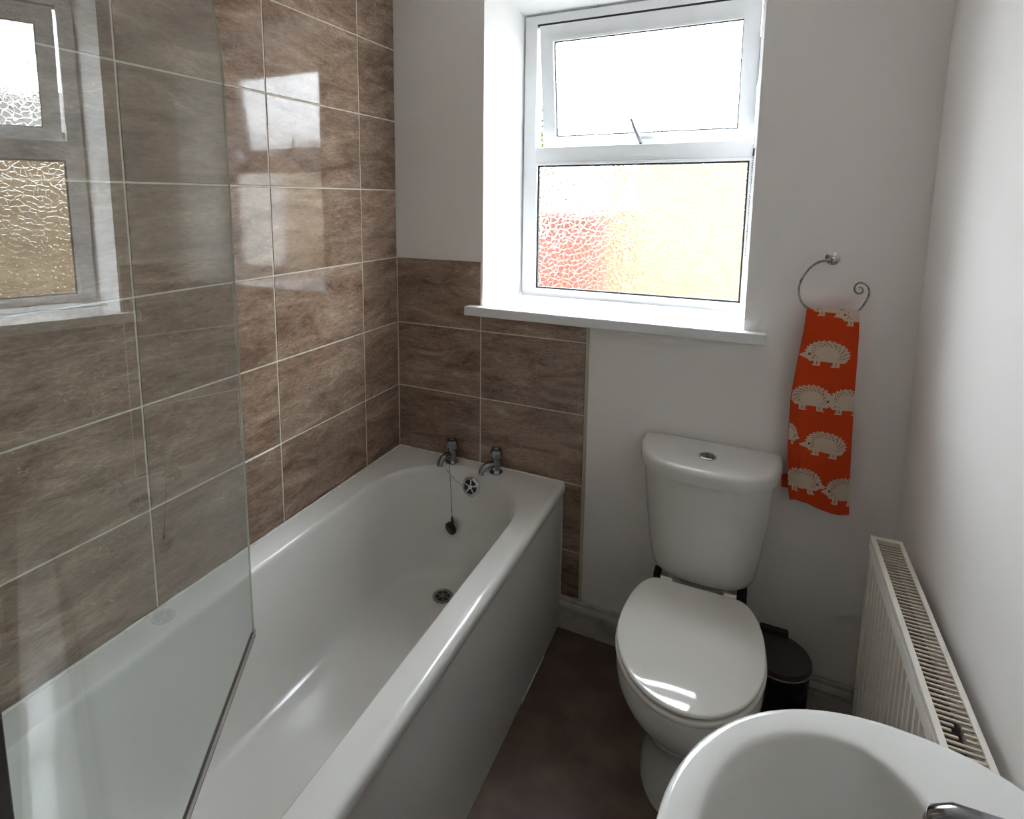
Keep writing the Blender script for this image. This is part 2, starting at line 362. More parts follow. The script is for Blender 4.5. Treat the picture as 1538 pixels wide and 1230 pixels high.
for a, b in zip(ys, ys[1:]):
    for z0, z1 in zip(zs, zs[1:]): tile(wall_left, 'x', b, a, z0, z1)
MB().box(-0.0085, -0.0016, -1.66, 0.002, 0.5, CZ-0.001).build('grout', M['grout'], wall_left)
BX = 0.3577; BE = 0.7488
for k in range(-4, 1):
    z0, z1 = ZT+(k-1)*H, ZT+k*H
    tile(wall_back, 'y', 0.0, BX, max(z0, 0.13), z1)
    if k < 0: tile(wall_back, 'y', BX, BE, max(z0, 0.118), z1)
tile(wall_back, 'y', BX, BE, ZT-H, 1.111)
gq = MB().box(-0.002, BX, 0.0016, 0.0042, 0.118, ZT); gq.box(BX, BE, 0.0016, 0.0042, 0.118, 1.1115)
gq.build('grout', M['grout'], wall_back)
MB().box(BE-0.001, BE+0.009, -0.0015, 0.005, 0.116, 1.1115).build('tile_trim', M['trimgreen'], wall_back, bevel=0.001)

# skirting ---------------------------------------------------------
def skirting(name, p, q, out):
    prof = [(0,0),(0.016,0),(0.016,0.070),(0.010,0.073),(0.010,0.077),(0.018,0.080),(0.0185,0.090),(0.014,0.098),(0.008,0.102),(0.0085,0.113),(0,0.116)]
    p, q, out = Vector(p), Vector(q), Vector(out)
    rings = [[b + out*d + Vector((0,0,z)) for d, z in prof] for b in (p, q)]
    n = len(prof); m = MB(); m.loft(rings); return struct(m.build(name, M['skirt']))
skirting('baseboard_back', (0.6815, 0.0, 0.0005), (RX, 0.0, 0.0005), (0,-1,0))
skirting('baseboard_right', (RX, -0.017, 0.0005), (RX, NY, 0.0005), (-1,0,0))

# ------------------------------------------------------------------ window
win = struct(empty('window_1', (0.83, 0.30, 1.146)))
FY0, FY1 = 0.29, 0.352
def prism_frame(x0, x1, z0, z1, w, y0, y1, wb=None, wr=None, wt=None):
    wb = wb or w; wr = wr or w; wt = wt or w
    O = [(x0,z0),(x1,z0),(x1,z1),(x0,z1)]; I = [(x0+w,z0+wb),(x1-wr,z0+wb),(x1-wr,z1-wt),(x0+w,z1-wt)]
    m = MB(); P = [[(x,y0,z) for x,z in O],[(x,y0,z) for x,z in I],[(x,y1,z) for x,z in I],[(x,y1,z) for x,z in O]]
    for k in range(4): ringquad(m, P[k], P[(k+1)%4])
    return m
# outer frame, with the transom
prism_frame(0.401, 1.251, 1.147, 2.203, 0.046, FY0, FY1, wb=0.022, wt=0.030).build('outer_frame', M['upvc'], win, bevel=0.003)
MB().box(0.447, 1.205, FY0, FY1, 1.664, 1.722).build('transom', M['upvc'], win, bevel=0.003)
# fixed lower light
prism_frame(0.446, 1.206, 1.168, 1.665, 0.0095, FY0-0.004, FY0+0.02).build('glazing_bead', M['upvc'], win, bevel=0.002)
prism_frame(0.4556, 1.1964, 1.1776, 1.6554, 0.006, FY0+0.010, FY0+0.026).build('gasket_and_gap_shade', M['gasket_and_gap_shade'], win)
def glass_pane(b):
    o = b.build('pane', M['glasspat'], None); o.data.materials.append(M['clearback'])
    for p in o.data.polygons: p.material_index = 0 if p.normal.y < -0.5 else 1
    return o
glass_pane(MB().box(0.458, 1.194, FY0+0.016, FY0+0.020, 1.180, 1.653)).parent = win
# top-hung sash, pushed open at the bottom
HZ = 2.166
sash = empty('opening_sash', (0, 0, 0)); sash.parent = win
SX0, SX1, SZ0 = 0.456, 1.203, 1.715
sb = prism_frame(SX0, SX1, SZ0-HZ, 0.0, 0.042, 0, 0.055, wb=0.038, wt=0.05)
def to_sash(o): o.parent = sash; return o
to_sash(sb.build('sash_frame', M['upvc'], None, bevel=0.004))
to_sash(prism_frame(SX0+0.041, SX1-0.041, SZ0-HZ+0.037, -0.049, 0.010, -0.005, 0.02).build('glazing_bead', M['upvc'], None, bevel=0.003))
to_sash(prism_frame(SX0+0.0505, SX1-0.0505, SZ0-HZ+0.0465, -0.0585, 0.004, 0.010, 0.026).build('gasket_and_gap_shade', M['gasket_and_gap_shade'], None))
to_sash(glass_pane(MB().box(SX0+0.052, SX1-0.052, 0.016, 0.020, SZ0-HZ+0.048, -0.060)))
hb = MB().box(0.822, 0.876, -0.010, 0.0, SZ0-HZ+0.004, SZ0-HZ+0.026); hb.lathe([(0.010,0),(0.010,0.012),(0.008,0.016)], (0.834,-0.008,SZ0-HZ+0.016), (0,-1,0), 14)
to_sash(hb.build('handle_base', M['upvc'], None, bevel=0.002))
to_sash(MB().tube([(0.836,-0.020,SZ0-HZ+0.012),(0.829,-0.026,SZ0-HZ+0.030),(0.812,-0.030,SZ0-HZ+0.068),(0.801,-0.030,SZ0-HZ+0.100)], lambda t: lerp(0.008, 0.0042, t), 10).build('handle_lever', mat('grey_handle_plastic', (0.22, 0.22, 0.24), 0.35), None, auto=40))
to_sash(MB().lathe([(0.0045,0),(0.0045,0.006)], (0.835,-0.0245,SZ0-HZ+0.010), (0,-1,0), 12).build('handle_screw', M['gasket_and_gap_shade'], None))
sash.location = (0, FY0+0.002, HZ); sash.rotation_euler = (R(9.0), 0, 0)
for s_ in (0.452, 1.200):
    MB().bar((s_+0.004, FY0+0.03, 2.05), (s_+0.004, FY0+0.075, 1.905), 0.002, 0.012, (0,1,0)).build('friction_stay', M['dullchrome'], win)
MB().box(0.4475, 1.2045, FY0+0.002, FY0+0.03, HZ+0.001, HZ+0.0075).build('gasket_and_gap_shade', M['gasket_and_gap_shade'], win)  # black strip drawn for the shaded gap above the sash
# two-step sill board
MB().box(0.308, 1.276, -0.036, 0.17, 1.1125, 1.146).build('sill_board', M['sill'], win, bevel=0.004)
MB().box(0.372, 1.240, 0.1705, 0.289, 1.1125, 1.149).build('sill_back_strip', M['sill'], win, bevel=0.0015)
rebase(win)
for o in list(COL.objects):
    pass

# ------------------------------------------------------------------ outside
struct(MB().box(-14, 14, 0.6, 30, -0.9, -0.7).build('ground_outside', M['grass']))
fa = MB()   # unseen house wall, two storeys, added to shade the buildings opposite
for b in ((-5.5, -TH, -0.7, 6.6), (RX+TH, 6.5, -0.7, 6.6), (-TH, RX+TH, CZ+0.12, 6.6), (-TH, RX+TH, -0.7, -0.12)): fa.box(b[0], b[1], 0.06, 0.36, b[2], b[3])
struct(fa.build('wall_added_shade', M['render_pale']))
hs = empty('neighbour_house', (2.6, 6.0, -0.7))
MB().box(-0.25, 6.5, 6.0, 10.0, -0.7, 2.25).build('wall', M['render'], hs)
MB().add([(-0.4,5.8,2.25),(6.7,5.8,2.25),(6.7,10.2,2.25),(-0.4,10.2,2.25),(-0.4,8.0,3.0),(6.7,8.0,3.0)], [(0,1,5,4),(2,3,4,5),(1,2,5),(3,0,4),(3,2,1,0)]).build('roof', M['roof'], hs)
rebase(hs); tag(hs, 'yellow rendered building seen blurred through the patterned window glass', 'building')
ob = empty('brick_outbuilding', (-1.5, 4.6, -0.7))
MB().box(-2.6, -0.02, 4.3, 5.0, -0.7, 1.42).build('wall', M['brick'], ob)
MB().box(-2.65, 0.02, 4.25, 5.05, 1.42, 1.47).build('coping', M['whiterender'], ob)
rebase(ob); tag(ob, 'low red brick outbuilding blurred behind the lower window pane', 'building')
def leafy(name, c, rad, n, label, cat, trunk):
    t = empty(name, (c[0], c[1], -0.7)); m = MB(); rnd = random.Random(3)
    for _ in range(n):
        d = Vector((rnd.gauss(0,1), rnd.gauss(0,1), rnd.gauss(0,1))).normalized()*(rnd.random()**0.4)
        p = Vector((c[0]+d.x*rad[0], c[1]+d.y*rad[1], c[2]+d.z*rad[2])); s_ = rnd.uniform(0.03, 0.06)
        a = Vector((rnd.gauss(0,1), rnd.gauss(0,1), rnd.gauss(0,1))).normalized(); b = a.orthogonal().normalized()
        m.add([p-a*s_, p+b*s_*0.5, p+a*s_, p-b*s_*0.5], [(0,1,2,3)])
    m.build('foliage', M['leaf'], t, recalc=False)['kind'] = 'stuff'
    MB().tube([(c[0],c[1],-0.72),(c[0]+0.05,c[1],0.6),(c[0],c[1],c[2])], lambda u: lerp(0.12, 0.04, u), 8).build('trunk', M['bark'], t, smooth=True)
    rebase(t); tag(t, label, cat)
leafy('garden_tree', (-1.9, 9.0, 2.45), (1.05, 0.7, 1.4), 9000, 'green leafy tree showing through the gap of the open window', 'tree', True)

# ------------------------------------------------------------------ bath
tub = empty('bathtub', (0.345, -0.83, 0.0))
TX0, TX1, TY0, TY1, TZ = 0.004, 0.690, -1.658, -0.0015, 0.550
cx = 0.352
th_far = sorted(set([k*180/28 for k in range(29)] ))
def tub_ring(w, far, near, ryf, ryn, z):
    pts = []
    yc, yn = far-ryf, near+ryn
    for a in th_far: pts.append((cx+w*math.cos(R(a)), yc+ryf*math.sin(R(a)), z))
    for k in range(1, 12): pts.append((cx-w, lerp(yc, yn, k/12), z))
    for a in th_far: pts.append((cx-w*math.cos(R(a)), yn-ryn*math.sin(R(a)), z))
    for k in range(1, 12): pts.append((cx+w, lerp(yn, yc, k/12), z))
    return pts
def tub_outer(ins, z, base=None):
    x0, x1, y0, y1 = TX0+ins[0], TX1-ins[1], TY0+ins[2], TY1-ins[3]
    base = tub_ring(0.262, -0.052, -1.585, 0.28, 0.26, 0); out = []
    ca, cb = math.degrees(math.atan2(y1-(-0.332), x1-cx)), 180-math.degrees(math.atan2(y1-(-0.332), cx-x0))
    nf = len(th_far)
    def hit(c, d):
        ts = []
        if abs(d[0]) > 1e-9: ts.append(((x1 if d[0] > 0 else x0)-c[0])/d[0])
        if abs(d[1]) > 1e-9: ts.append(((y1 if d[1] > 0 else y0)-c[1])/d[1])
        t = min(ts); return (c[0]+d[0]*t, c[1]+d[1]*t, z)
    def snap(a, tg):   # move the nearest sample onto the corner so the corner stays sharp
        best = min(th_far, key=lambda q: abs(q-tg)); return tg if a == best else a
    cF, cN = (cx, -0.332), (cx, -1.325)
    aF1 = math.degrees(math.atan2(y1-cF[1], x1-cx)); aF2 = 180-math.degrees(math.atan2(y1-cF[1], cx-x0))
    for a in th_far:
        a_ = snap(snap(a, aF1), aF2); out.append(hit(cF, (math.cos(R(a_)), math.sin(R(a_)))))
    for k in range(1, 12): out.append((x0, lerp(cF[1], cN[1], k/12), z))
    aN1 = math.degrees(math.atan2(cN[1]-y0, cx-x0)); aN2 = 180-math.degrees(math.atan2(cN[1]-y0, x1-cx))
    for a in th_far:
        a_ = snap(snap(a, aN1), aN2); out.append(hit(cN, (-math.cos(R(a_)), -math.sin(R(a_)))))
    for k in range(1, 12): out.append((x1, lerp(cN[1], cF[1], k/12), z))
    return out
rings = [tub_outer((0.014,0.014,0.014,0.014), 0.505), tub_outer((0,0.004,0,0), 0.505), tub_outer((0,0,0,0), 0.511), tub_outer((0,0,0,0), TZ-0.020)]
for a in (15, 30, 45, 60, 75, 90): rings.append(tub_outer((0.0, 0.016*(1-math.cos(R(a))), 0.0, 0.0), TZ-0.020+0.020*math.sin(R(a))))
lv = [(0.266,-0.048,-1.590,0.28,0.26,TZ-0.0005),(0.262,-0.052,-1.585,0.28,0.26,TZ-0.003),(0.256,-0.060,-1.575,0.275,0.26,TZ-0.014),(0.250,-0.068,-1.562,0.27,0.26,TZ-0.05),
      (0.238,-0.090,-1.50,0.26,0.26,0.42),(0.226,-0.112,-1.44,0.25,0.25,0.31),(0.212,-0.135,-1.385,0.24,0.24,0.235),(0.188,-0.160,-1.33,0.22,0.22,0.192),(0.150,-0.195,-1.27,0.18,0.18,0.178),(0.08,-0.27,-1.18,0.09,0.09,0.174),(0.02,-0.34,-1.10,0.03,0.03,0.172)]
for p in spline(lv, 4): rings.append(tub_ring(*p))
to = MB(); to.loft(rings, False, True)
tubo = to.build('tub', M['acrylic'], tub, auto=38)
MB().box(0.664, 0.680, -1.655, -0.002, 0.0, 0.5045).build('side_panel', M['panel'], tub, bevel=0.002)
MB().box(0.6795, 0.683, -0.0055, -0.0005, 0.118, 0.504).build('panel_edge_bead', M['sealant'], tub)
# sealant along the walls, uneven
def bead(pts, r_, seed):
    rnd = random.Random(seed); return MB().tube(pts, lambda t: r_*(0.75+0.5*mnoise.noise((t*30, seed, 0))), 8)
sl = bead([(0.0066, -0.007-1.6*k/80, TZ+0.001) for k in range(81)], 0.0055, 1); b2 = bead([(0.0066+0.678*k/50, -0.0068, TZ+0.001) for k in range(51)], 0.0055, 2)
sl.add(b2.v, b2.f); sl.build('sealant_bead', M['sealant'], tub, smooth=True)
bead([(0.6805, -0.17-0.20*k/24, 0.003) for k in range(25)], 0.0035, 5).build('floor_sealant', M['sealant'], tub, smooth=True)
# waste
dz = 0.1745; dc = (0.345, -0.262)
wz = MB().lathe([(0.0355,-0.003),(0.036,0.0022),(0.030,0.004),(0.026,0.001),(0.0255,-0.004)], (*dc, dz), (0,0,1), 32); wz.build('waste_ring', M['dullchrome'], tub, auto=40)
wg = MB().lathe([(0.0255,0.0),(0.0255,0.0008)], (*dc, dz), (0,0,1), 28); w_o = wg.build('waste_well', M['darkmetal'], tub)
wc = MB()
for k in range(6):
    a = k*math.pi/3; wc.bar((dc[0], dc[1], dz+0.0014), (dc[0]+0.026*math.cos(a), dc[1]+0.026*math.sin(a), dz+0.0014), 0.005, 0.0014)
wc.lathe([(0.008,0.0),(0.008,0.0032),(0.005,0.004)], (*dc, dz), (0,0,1), 16); wc.build('waste_grid', M['dullchrome'], tub)
# overflow on the end wall
oc = Vector((0.360, -0.0785, 0.492)); on_ = Vector((0, -0.985, 0.17)).normalized()
MB().lathe([(0.034,-0.004),(0.035,0.003),(0.031,0.007),(0.026,0.008),(0.024,0.003)], oc, on_, 32).build('overflow_rose', M['chrome'], tub, auto=40)
MB().lathe([(0.0245,0.0),(0.0245,0.0035)], oc, on_, 28).build('overflow_well', M['darkmetal'], tub)
og = MB(); oa = Vector((1,0,0)); obv = on_.cross(oa)
og.lathe([(0.0085,0.002),(0.0085,0.0075),(0.006,0.0085)], oc, on_, 14)
for k in range(5):
    d = oa*math.cos(k*1.2566+0.3)+obv*math.sin(k*1.2566+0.3); og.bar(oc+on_*0.0045, oc+on_*0.0045+d*0.025, 0.0055, 0.003, on_)
og.build('overflow_grid', M['chrome'], tub)
rebase(tub); tag(tub, 'white acrylic bathtub with plain side panel along the tiled wall', 'bathtub')

# bath taps --------------------------------------------------------
def bath_tap(x, y, rot, label):
    t = empty('bath_tap', (x, y, TZ))
    MB().lathe([(0.024,0.0),(0.025,0.004),(0.020,0.008),(0.017,0.012)], n=24).build('base_flange', M['tapchrome'], t, auto=40)
    MB().lathe([(0.0165,0.008),(0.0165,0.03),(0.019,0.042),(0.017,0.056),(0.011,0.060)], n=24).build('body', M['tapchrome'], t, auto=40)
    MB().tube([(0,-0.005,0.033),(0,-0.03,0.035),(0,-0.052,0.031),(0,-0.064,0.020),(0,-0.066,0.008)], lambda q: lerp(0.0135, 0.0105, q), 16).build('spout', M['tapchrome'], t, auto=50)
    hd = []
    for rd, h in ((0.0205,0.058),(0.023,0.063),(0.023,0.081),(0.019,0.087),(0.006,0.088)):
        hd.append([(rd*(1+0.10*math.cos(4*a))*math.cos(a), rd*(1+0.10*math.cos(4*a))*math.sin(a), h) for a in (2*math.pi*k/32 for k in range(32))])
    hm = MB(); hm.loft(hd); hh = hm.build('handle', M['tapchrome'], t, auto=35)
    MB().lathe([(0.0075,0.088),(0.0075,0.0895)], n=16).build('handle_cap', M['dullchrome'], t)
    t.rotation_euler = (0, 0, rot); tag(t, label, 'tap'); return t
bath_tap(0.262, -0.043, R(-14), 'chrome bath tap above the dangling plug chain, nearer the tiled corner')
bath_tap(0.443, -0.043, R(-30), 'chrome bath tap on the side of the overflow nearer the bath panel')
# plug on its chain
pg = empty('bath_plug', (0.297, -0.128, 0.352))
pc = Vector((0.3045, -0.1325, 0.342)); pn = Vector((-0.35, -0.85, -0.25)).normalized()
MB().lathe([(0.021,-0.010),(0.0235,-0.006),(0.0235,0.004),(0.019,0.009),(0.006,0.010)], pc, pn, 24).build('plug', M['blackplastic'], pg, auto=40)
MB().tube([(0.307,-0.121,0.356),(0.3045,-0.1205,0.372),(0.3045,-0.120,0.38)], 0.0035, 8).build('plug_eye', M['blackplastic'], pg, smooth=True)
ch = [(0.3045,-0.1205,0.378)]
top = Vector((0.279, -0.093, 0.566))
for k in range(1, 26): ch.append(tuple(Vector((0.3045,-0.1205,0.378)).lerp(top, k/25)))
end = Vector((0.343, -0.095, 0.497))
for k in range(1, 17):
    q = k/16; s_ = Vector((0.262, -0.103, 0.560)).lerp(end, q); s_.z -= 0.012*math.sin(math.pi*q); ch.append(tuple(s_))
MB().tube(ch[:26], 0.0016, 6).build('chain', M['dullchrome'], pg, smooth=True)
MB().tube(ch[26:], 0.0014, 6).build('chain', M['dullchrome'], pg, smooth=True)
rebase(pg); tag(pg, 'black rubber bath plug hanging on a thin chain', 'plug')

# ------------------------------------------------------------------ shower screen
ANG = R(32.6); ps = Vector((0.2785, -1.0015, 0.0)); pd = Vector((math.sin(ANG), -math.cos(ANG), 0)); pnm = Vector((math.cos(ANG), math.sin(ANG), 0))
scr = empty('shower_screen', tuple(ps + pd*0.72 + Vector((0,0,TZ))))
LEN, ZB, ZTOP, CR = 0.737, 0.560, 1.955, 0.20
outl = [(0.0, ZB)]
outl += [(CR-CR*math.cos(R(a)), ZTOP-CR+CR*math.sin(R(a))) for a in range(0, 91, 5)]
outl += [(LEN, ZTOP), (LEN, ZB)]
def pp(s_, z, d): v = ps + pd*s_ + pnm*d; return (v.x, v.y, z)
n = len(outl)
m = MB(); m.add([pp(s_, z, 0.0) for s_, z in outl], [tuple(range(n))])
pane = m.build('glass_pane', M['screen'], scr)
m = MB()
for i in range(n-1 if True else n):
    if i == n-2: continue
    (s0, z0), (s1, z1) = outl[i], outl[i+1]
    b = len(m.v); m.v += [pp(s0, z0, -0.002), pp(s1, z1, -0.002), pp(s1, z1, 0.002), pp(s0, z0, 0.002)]; m.f += [(b, b+1, b+2, b+3)]
m.build('polished_edge', M['glassedge'], pane, recalc=False)
sm = MB(); sm.bar(pp(0.0, ZB-0.003, 0.0), pp(LEN, ZB-0.003, 0.0), 0.010, 0.011); sm.build('bottom_seal', M['seal'], scr, bevel=0.002)
sm = MB(); sm.bar(pp(0.0, ZB+0.004, 0.0045), pp(LEN, ZB+0.004, 0.0045), 0.0015, 0.010); sm.build('seal_lip', M['silver'], scr)
sm = MB(); sm.bar(pp(LEN+0.012, ZB-0.004, 0.0), pp(LEN+0.012, ZTOP, 0.0), 0.030, 0.024, tuple(pd)); sm.build('hinge_profile', M['profile'], scr, bevel=0.003)
sm = MB(); sm.bar(pp(LEN-0.0025, ZB-0.004, 0.0), pp(LEN-0.0025, ZTOP, 0.0), 0.014, 0.006, tuple(pd)); sm.build('glazing_strip', M['silver'], scr, bevel=0.001)
hp = ps + pd*(LEN+0.026)
MB().box(hp.x-0.016, hp.x+0.016, -1.6615, hp.y+0.006, TZ+0.002, ZTOP).build('wall_channel', M['profile'], scr, bevel=0.002)
rebase(scr); tag(scr, 'clear glass shower screen with curved top corner standing over the bath', 'shower screen')

# ------------------------------------------------------------------ toilet
TCX = 1.146
wc_ = empty('toilet', (TCX, -0.36, 0.0))
def egg(hw, yb, yf, hb, yc, n=28):
    """outline in the floor plane: flat back of half width hb at yb, round front at yf"""
    right = [(hb, yb)]
    for k in range(1, n+1):
        a = R(90*(1-k/n)); right.append((hb+(hw-hb)*math.cos(a), yc+(yb-yc)*math.sin(a)**0.9))
    for k in range(1, n+1):
        a = R(90*k/n); right.append((hw*math.cos(a), yc+(yf-yc)*math.sin(a)))
    left = [(-x, y) for x, y in reversed(right[:-1])]
    return right + left
def egg_ring(hw, yb, yf, hb, yc, z): return [(TCX+x, y, z) for x, y in egg(hw, yb, yf, hb, yc)]
lv = [(0.110,-0.130,-0.520,0.085,-0.36,0.0),(0.108,-0.120,-0.515,0.085,-0.36,0.03),(0.100,-0.120,-0.500,0.080,-0.36,0.10),(0.106,-0.110,-0.515,0.080,-0.37,0.17),(0.135,-0.090,-0.565,0.085,-0.39,0.235),
      (0.160,-0.130,-0.618,0.088,-0.41,0.30),(0.172,-0.185,-0.645,0.094,-0.42,0.35),(0.174,-0.206,-0.648,0.096,-0.42,0.385),(0.171,-0.212,-0.645,0.096,-0.42,0.402)]
pan = MB(); pan.loft([egg_ring(*p) for p in spline(lv, 4)]); pan.build('pan', M['ceramic'], wc_, auto=50)
MB().box(TCX-0.096, TCX+0.096, -0.30, -0.022, 0.20, 0.4015).build('cistern_shelf', M['ceramic'], wc_, bevel=0.012, seg=3)
def slab(hw, yb, yf, hb, yc, z0, z1, r_, dome=0.0):
    rg = []
    for a in (0, 30, 60, 90): rg.append(egg_ring(hw-r_*(1-math.sin(R(a))), yb-r_*(1-math.sin(R(a))), yf+r_*(1-math.sin(R(a))), hb, yc, z0+r_*(1-math.cos(R(a)))))
    for a in (0, 25, 50, 70, 90): rg.append(egg_ring(hw-r_*(1-math.cos(R(a))), yb-r_*(1-math.cos(R(a))), yf+r_*(1-math.cos(R(a))), hb, yc, z1-r_+r_*math.sin(R(a))))
    if dome:
        for q in (0.96, 0.9, 0.82, 0.72, 0.6, 0.45, 0.3, 0.15, 0.03):
            rg.append([(TCX+(x-TCX)*q, yc+(y-yc)*q, z1+dome*(1-q*q)) for x, y, z in rg[8]])
    m = MB(); m.loft(rg); return m
slab(0.177, -0.215, -0.655, 0.100, -0.42, 0.404, 0.420, 0.006).build('seat', M['seatplastic'], wc_, auto=45)
slab(0.174, -0.212, -0.652, 0.102, -0.42, 0.4225, 0.436, 0.0065, 0.013).build('seat_lid', M['seatplastic'], wc_, auto=45)
for s_ in (-1, 1):
    MB().tube([(TCX+s_*0.085-0.016, -0.205, 0.427),(TCX+s_*0.085+0.016, -0.205, 0.427)], 0.011, 14).build('lid_hinge', M['seatplastic'], wc_, auto=40)
def dee(hw, yb, yf, z, ex, n=40, xo=TCX):
    pts = []
    for k in range(n+1):
        a = math.pi*k/n; c, s_ = math.cos(a), math.sin(a)
        pts.append((xo+hw*math.copysign(abs(c)**(2/ex), c), yb+(yf-yb)*s_**(2/ex), z))
    return pts
CB = -0.006
lv = [(0.128,-0.150,0.412),(0.142,-0.166,0.4145),(0.150,-0.176,0.424),(0.155,-0.182,0.445),(0.163,-0.188,0.50),(0.172,-0.194,0.58),(0.180,-0.199,0.66),(0.186,-0.203,0.737)]
cb = MB(); cb.loft([dee(hw, CB, yf, z, 2.9) for hw, yf, z in lv]); cb.build('cistern', M['ceramic'], wc_, auto=50)
lv = [(0.190,-0.212,0.7375),(0.1975,-0.220,0.741),(0.199,-0.222,0.748),(0.199,-0.222,0.768),(0.197,-0.220,0.777),(0.192,-0.214,0.783),(0.184,-0.205,0.7855),(0.10,-0.13,0.7885),(0.02,-0.05,0.789)]
cl = MB(); cl.loft([dee(hw, CB+0.001, yf, z, 2.6) for hw, yf, z in lv]); cl.build('cistern_lid', M['ceramic'], wc_, auto=50)
fb = MB().lathe([(0.025,0.784),(0.025,0.7905),(0.022,0.793),(0.019,0.7915)], (TCX, -0.118, 0), n=32); fo = fb.build('flush_button_ring', M['chrome'], wc_, auto=40)
MB().lathe([(0.0185,0.788),(0.0185,0.7925),(0.016,0.7935)], (TCX, -0.118, 0), n=28).build('flush_button', M['dullchrome'], wc_, auto=40)
MB().box(TCX-0.0006, TCX+0.0006, -0.136, -0.100, 0.7930, 0.7940).build('button_split', M['darkmetal'], wc_)
for s_, dx in ((-1, 0.118), (1, 0.112)):
    MB().box(TCX+s_*dx-0.010, TCX+s_*dx+0.010, -0.16, -0.12, 0.372, 0.411).build('cistern_dark_block', M['darkmetal'], wc_, bevel=0.002)  # small dark blocks beside the shelf, under the cistern
MB().tube([(TCX+0.115,-0.03,0.412),(TCX+0.122,-0.03,0.36),(TCX+0.125,-0.04,0.22),(TCX+0.125,-0.03,0.118)], 0.009, 12).build('inlet_pipe', M['darkmetal'], wc_, smooth=True)
rebase(wc_); tag(wc_, 'white close-coupled toilet with closed lid below the window', 'toilet')

# ------------------------------------------------------------------ pedal bin
bn = empty('pedal_bin', (1.382, -0.150, 0.0)); bx, by = 1.362, -0.140
MB().lathe([(0.080,0.0),(0.083,0.008),(0.082,0.2),(0.083,0.235),(0.0815,0.240)], (bx,by,0), n=40).build('body', M['binbody'], bn, auto=40)
MB().lathe([(0.0835,0.2405),(0.086,0.243),(0.086,0.254),(0.083,0.259),(0.06,0.264),(0.02,0.266)], (bx,by,0), n=40).build('lid', M['binlid'], bn, auto=40)
MB().lathe([(0.0862,0.2405),(0.0872,0.2415),(0.0872,0.2445),(0.0862,0.2455)], (bx,by,0), n=40, caps=False).build('lid_rim', M['silver'], bn, auto=60)
MB().box(bx-0.045, bx+0.03, by+0.070, by+0.094, 0.245, 0.272).build('lid_hinge', M['blackplastic'], bn, bevel=0.004)
MB().box(bx-0.02, bx+0.02, by-0.125, by-0.078, 0.006, 0.014).build('pedal', M['blackplastic'], bn, bevel=0.003)
rebase(bn); tag(bn, 'small black pedal bin with dark lid between toilet and radiator', 'bin')

# ------------------------------------------------------------------ radiator
rd = empty('radiator', (1.57, -0.58, 0.13))
X0, X1, YA, YB, Z0, Z1 = 1.537, 1.600, -0.203, -0.945, 0.135, 0.690
# pressed front panel with vertical flutes
cols = []; nfl = 22; pit = (YA-YB-0.05)/nfl
for k in range(nfl):
    y = YA-0.025-k*pit
    for u_, d in ((0.0,0.0),(0.30,0.0),(0.42,0.007),(0.88,0.007)): cols.append((y-u_*pit, d))
cols = [(YA, 0.0)] + cols + [(YB+0.025, 0.0), (YB, 0.0)]
def fluted(x, sgn, name):
    m = MB(); zz = ((Z0,0),(Z0+0.035,0),(Z0+0.05,1),(Z1-0.062,1),(Z1-0.047,0),(Z1-0.012,0))
    nz_ = len(zz)
    vs = [(x+sgn*d*f_, y, z) for y, d in cols for z, f_ in zz] + [(x+sgn*0.0012+sgn*d*f_, y, z) for y, d in cols for z, f_ in zz]
    fs = []; off = len(cols)*nz_
    for i in range(len(cols)-1):
        for j in range(nz_-1):
            a = i*nz_+j; fs.append((a, a+1, a+nz_+1, a+nz_)); fs.append((off+a, off+a+nz_, off+a+nz_+1, off+a+1))
    m.add(vs, fs); return m.build(name, M['radiator'], rd, auto=25, recalc=False)
fluted(X0+0.002, 1, 'front_panel'); fluted(X1-0.003, -1, 'back_panel')
MB().box(X0+0.010, X1-0.012, YB+0.02, YA-0.02, Z0+0.05, Z1-0.04).build('convector_fins', M['radinside'], rd)
for y0, y1 in ((YA-0.004, YA+0.001), (YB-0.001, YB+0.004)):
    MB().box(X0, X1, y0, y1, Z0+0.01, Z1+0.001).build('side_cover', M['radiator'], rd, bevel=0.001)
tf = prism_frame(0, 1, 0, 1, 0.1, 0, 1)  # placeholder to reuse ring construction
m = MB(); O = [(X0-0.001,YB-0.001),(X1+0.001,YB-0.001),(X1+0.001,YA+0.001),(X0-0.001,YA+0.001)]; I = [(X0+0.009,YB+0.014),(X1-0.008,YB+0.014),(X1-0.008,YA-0.014),(X0+0.009,YA-0.014)]
P = [[(x,y,Z1) for x,y in O],[(x,y,Z1) for x,y in I],[(x,y,Z1+0.010) for x,y in I],[(x,y,Z1+0.010) for x,y in O]]
for k in range(4): ringquad(m, P[k], P[(k+1)%4])
grille = m.build('top_grille', M['radiator'], rd, bevel=0.002)
MB().box(X0-0.0012, X0+0.0005, YB, YA, Z1-0.022, Z1-0.006).build('front_lip', M['radiator'], rd, bevel=0.0005)
slat_me = None; n_sl = 60; y = YA-0.014
sp = (YA-YB-0.028)/n_sl
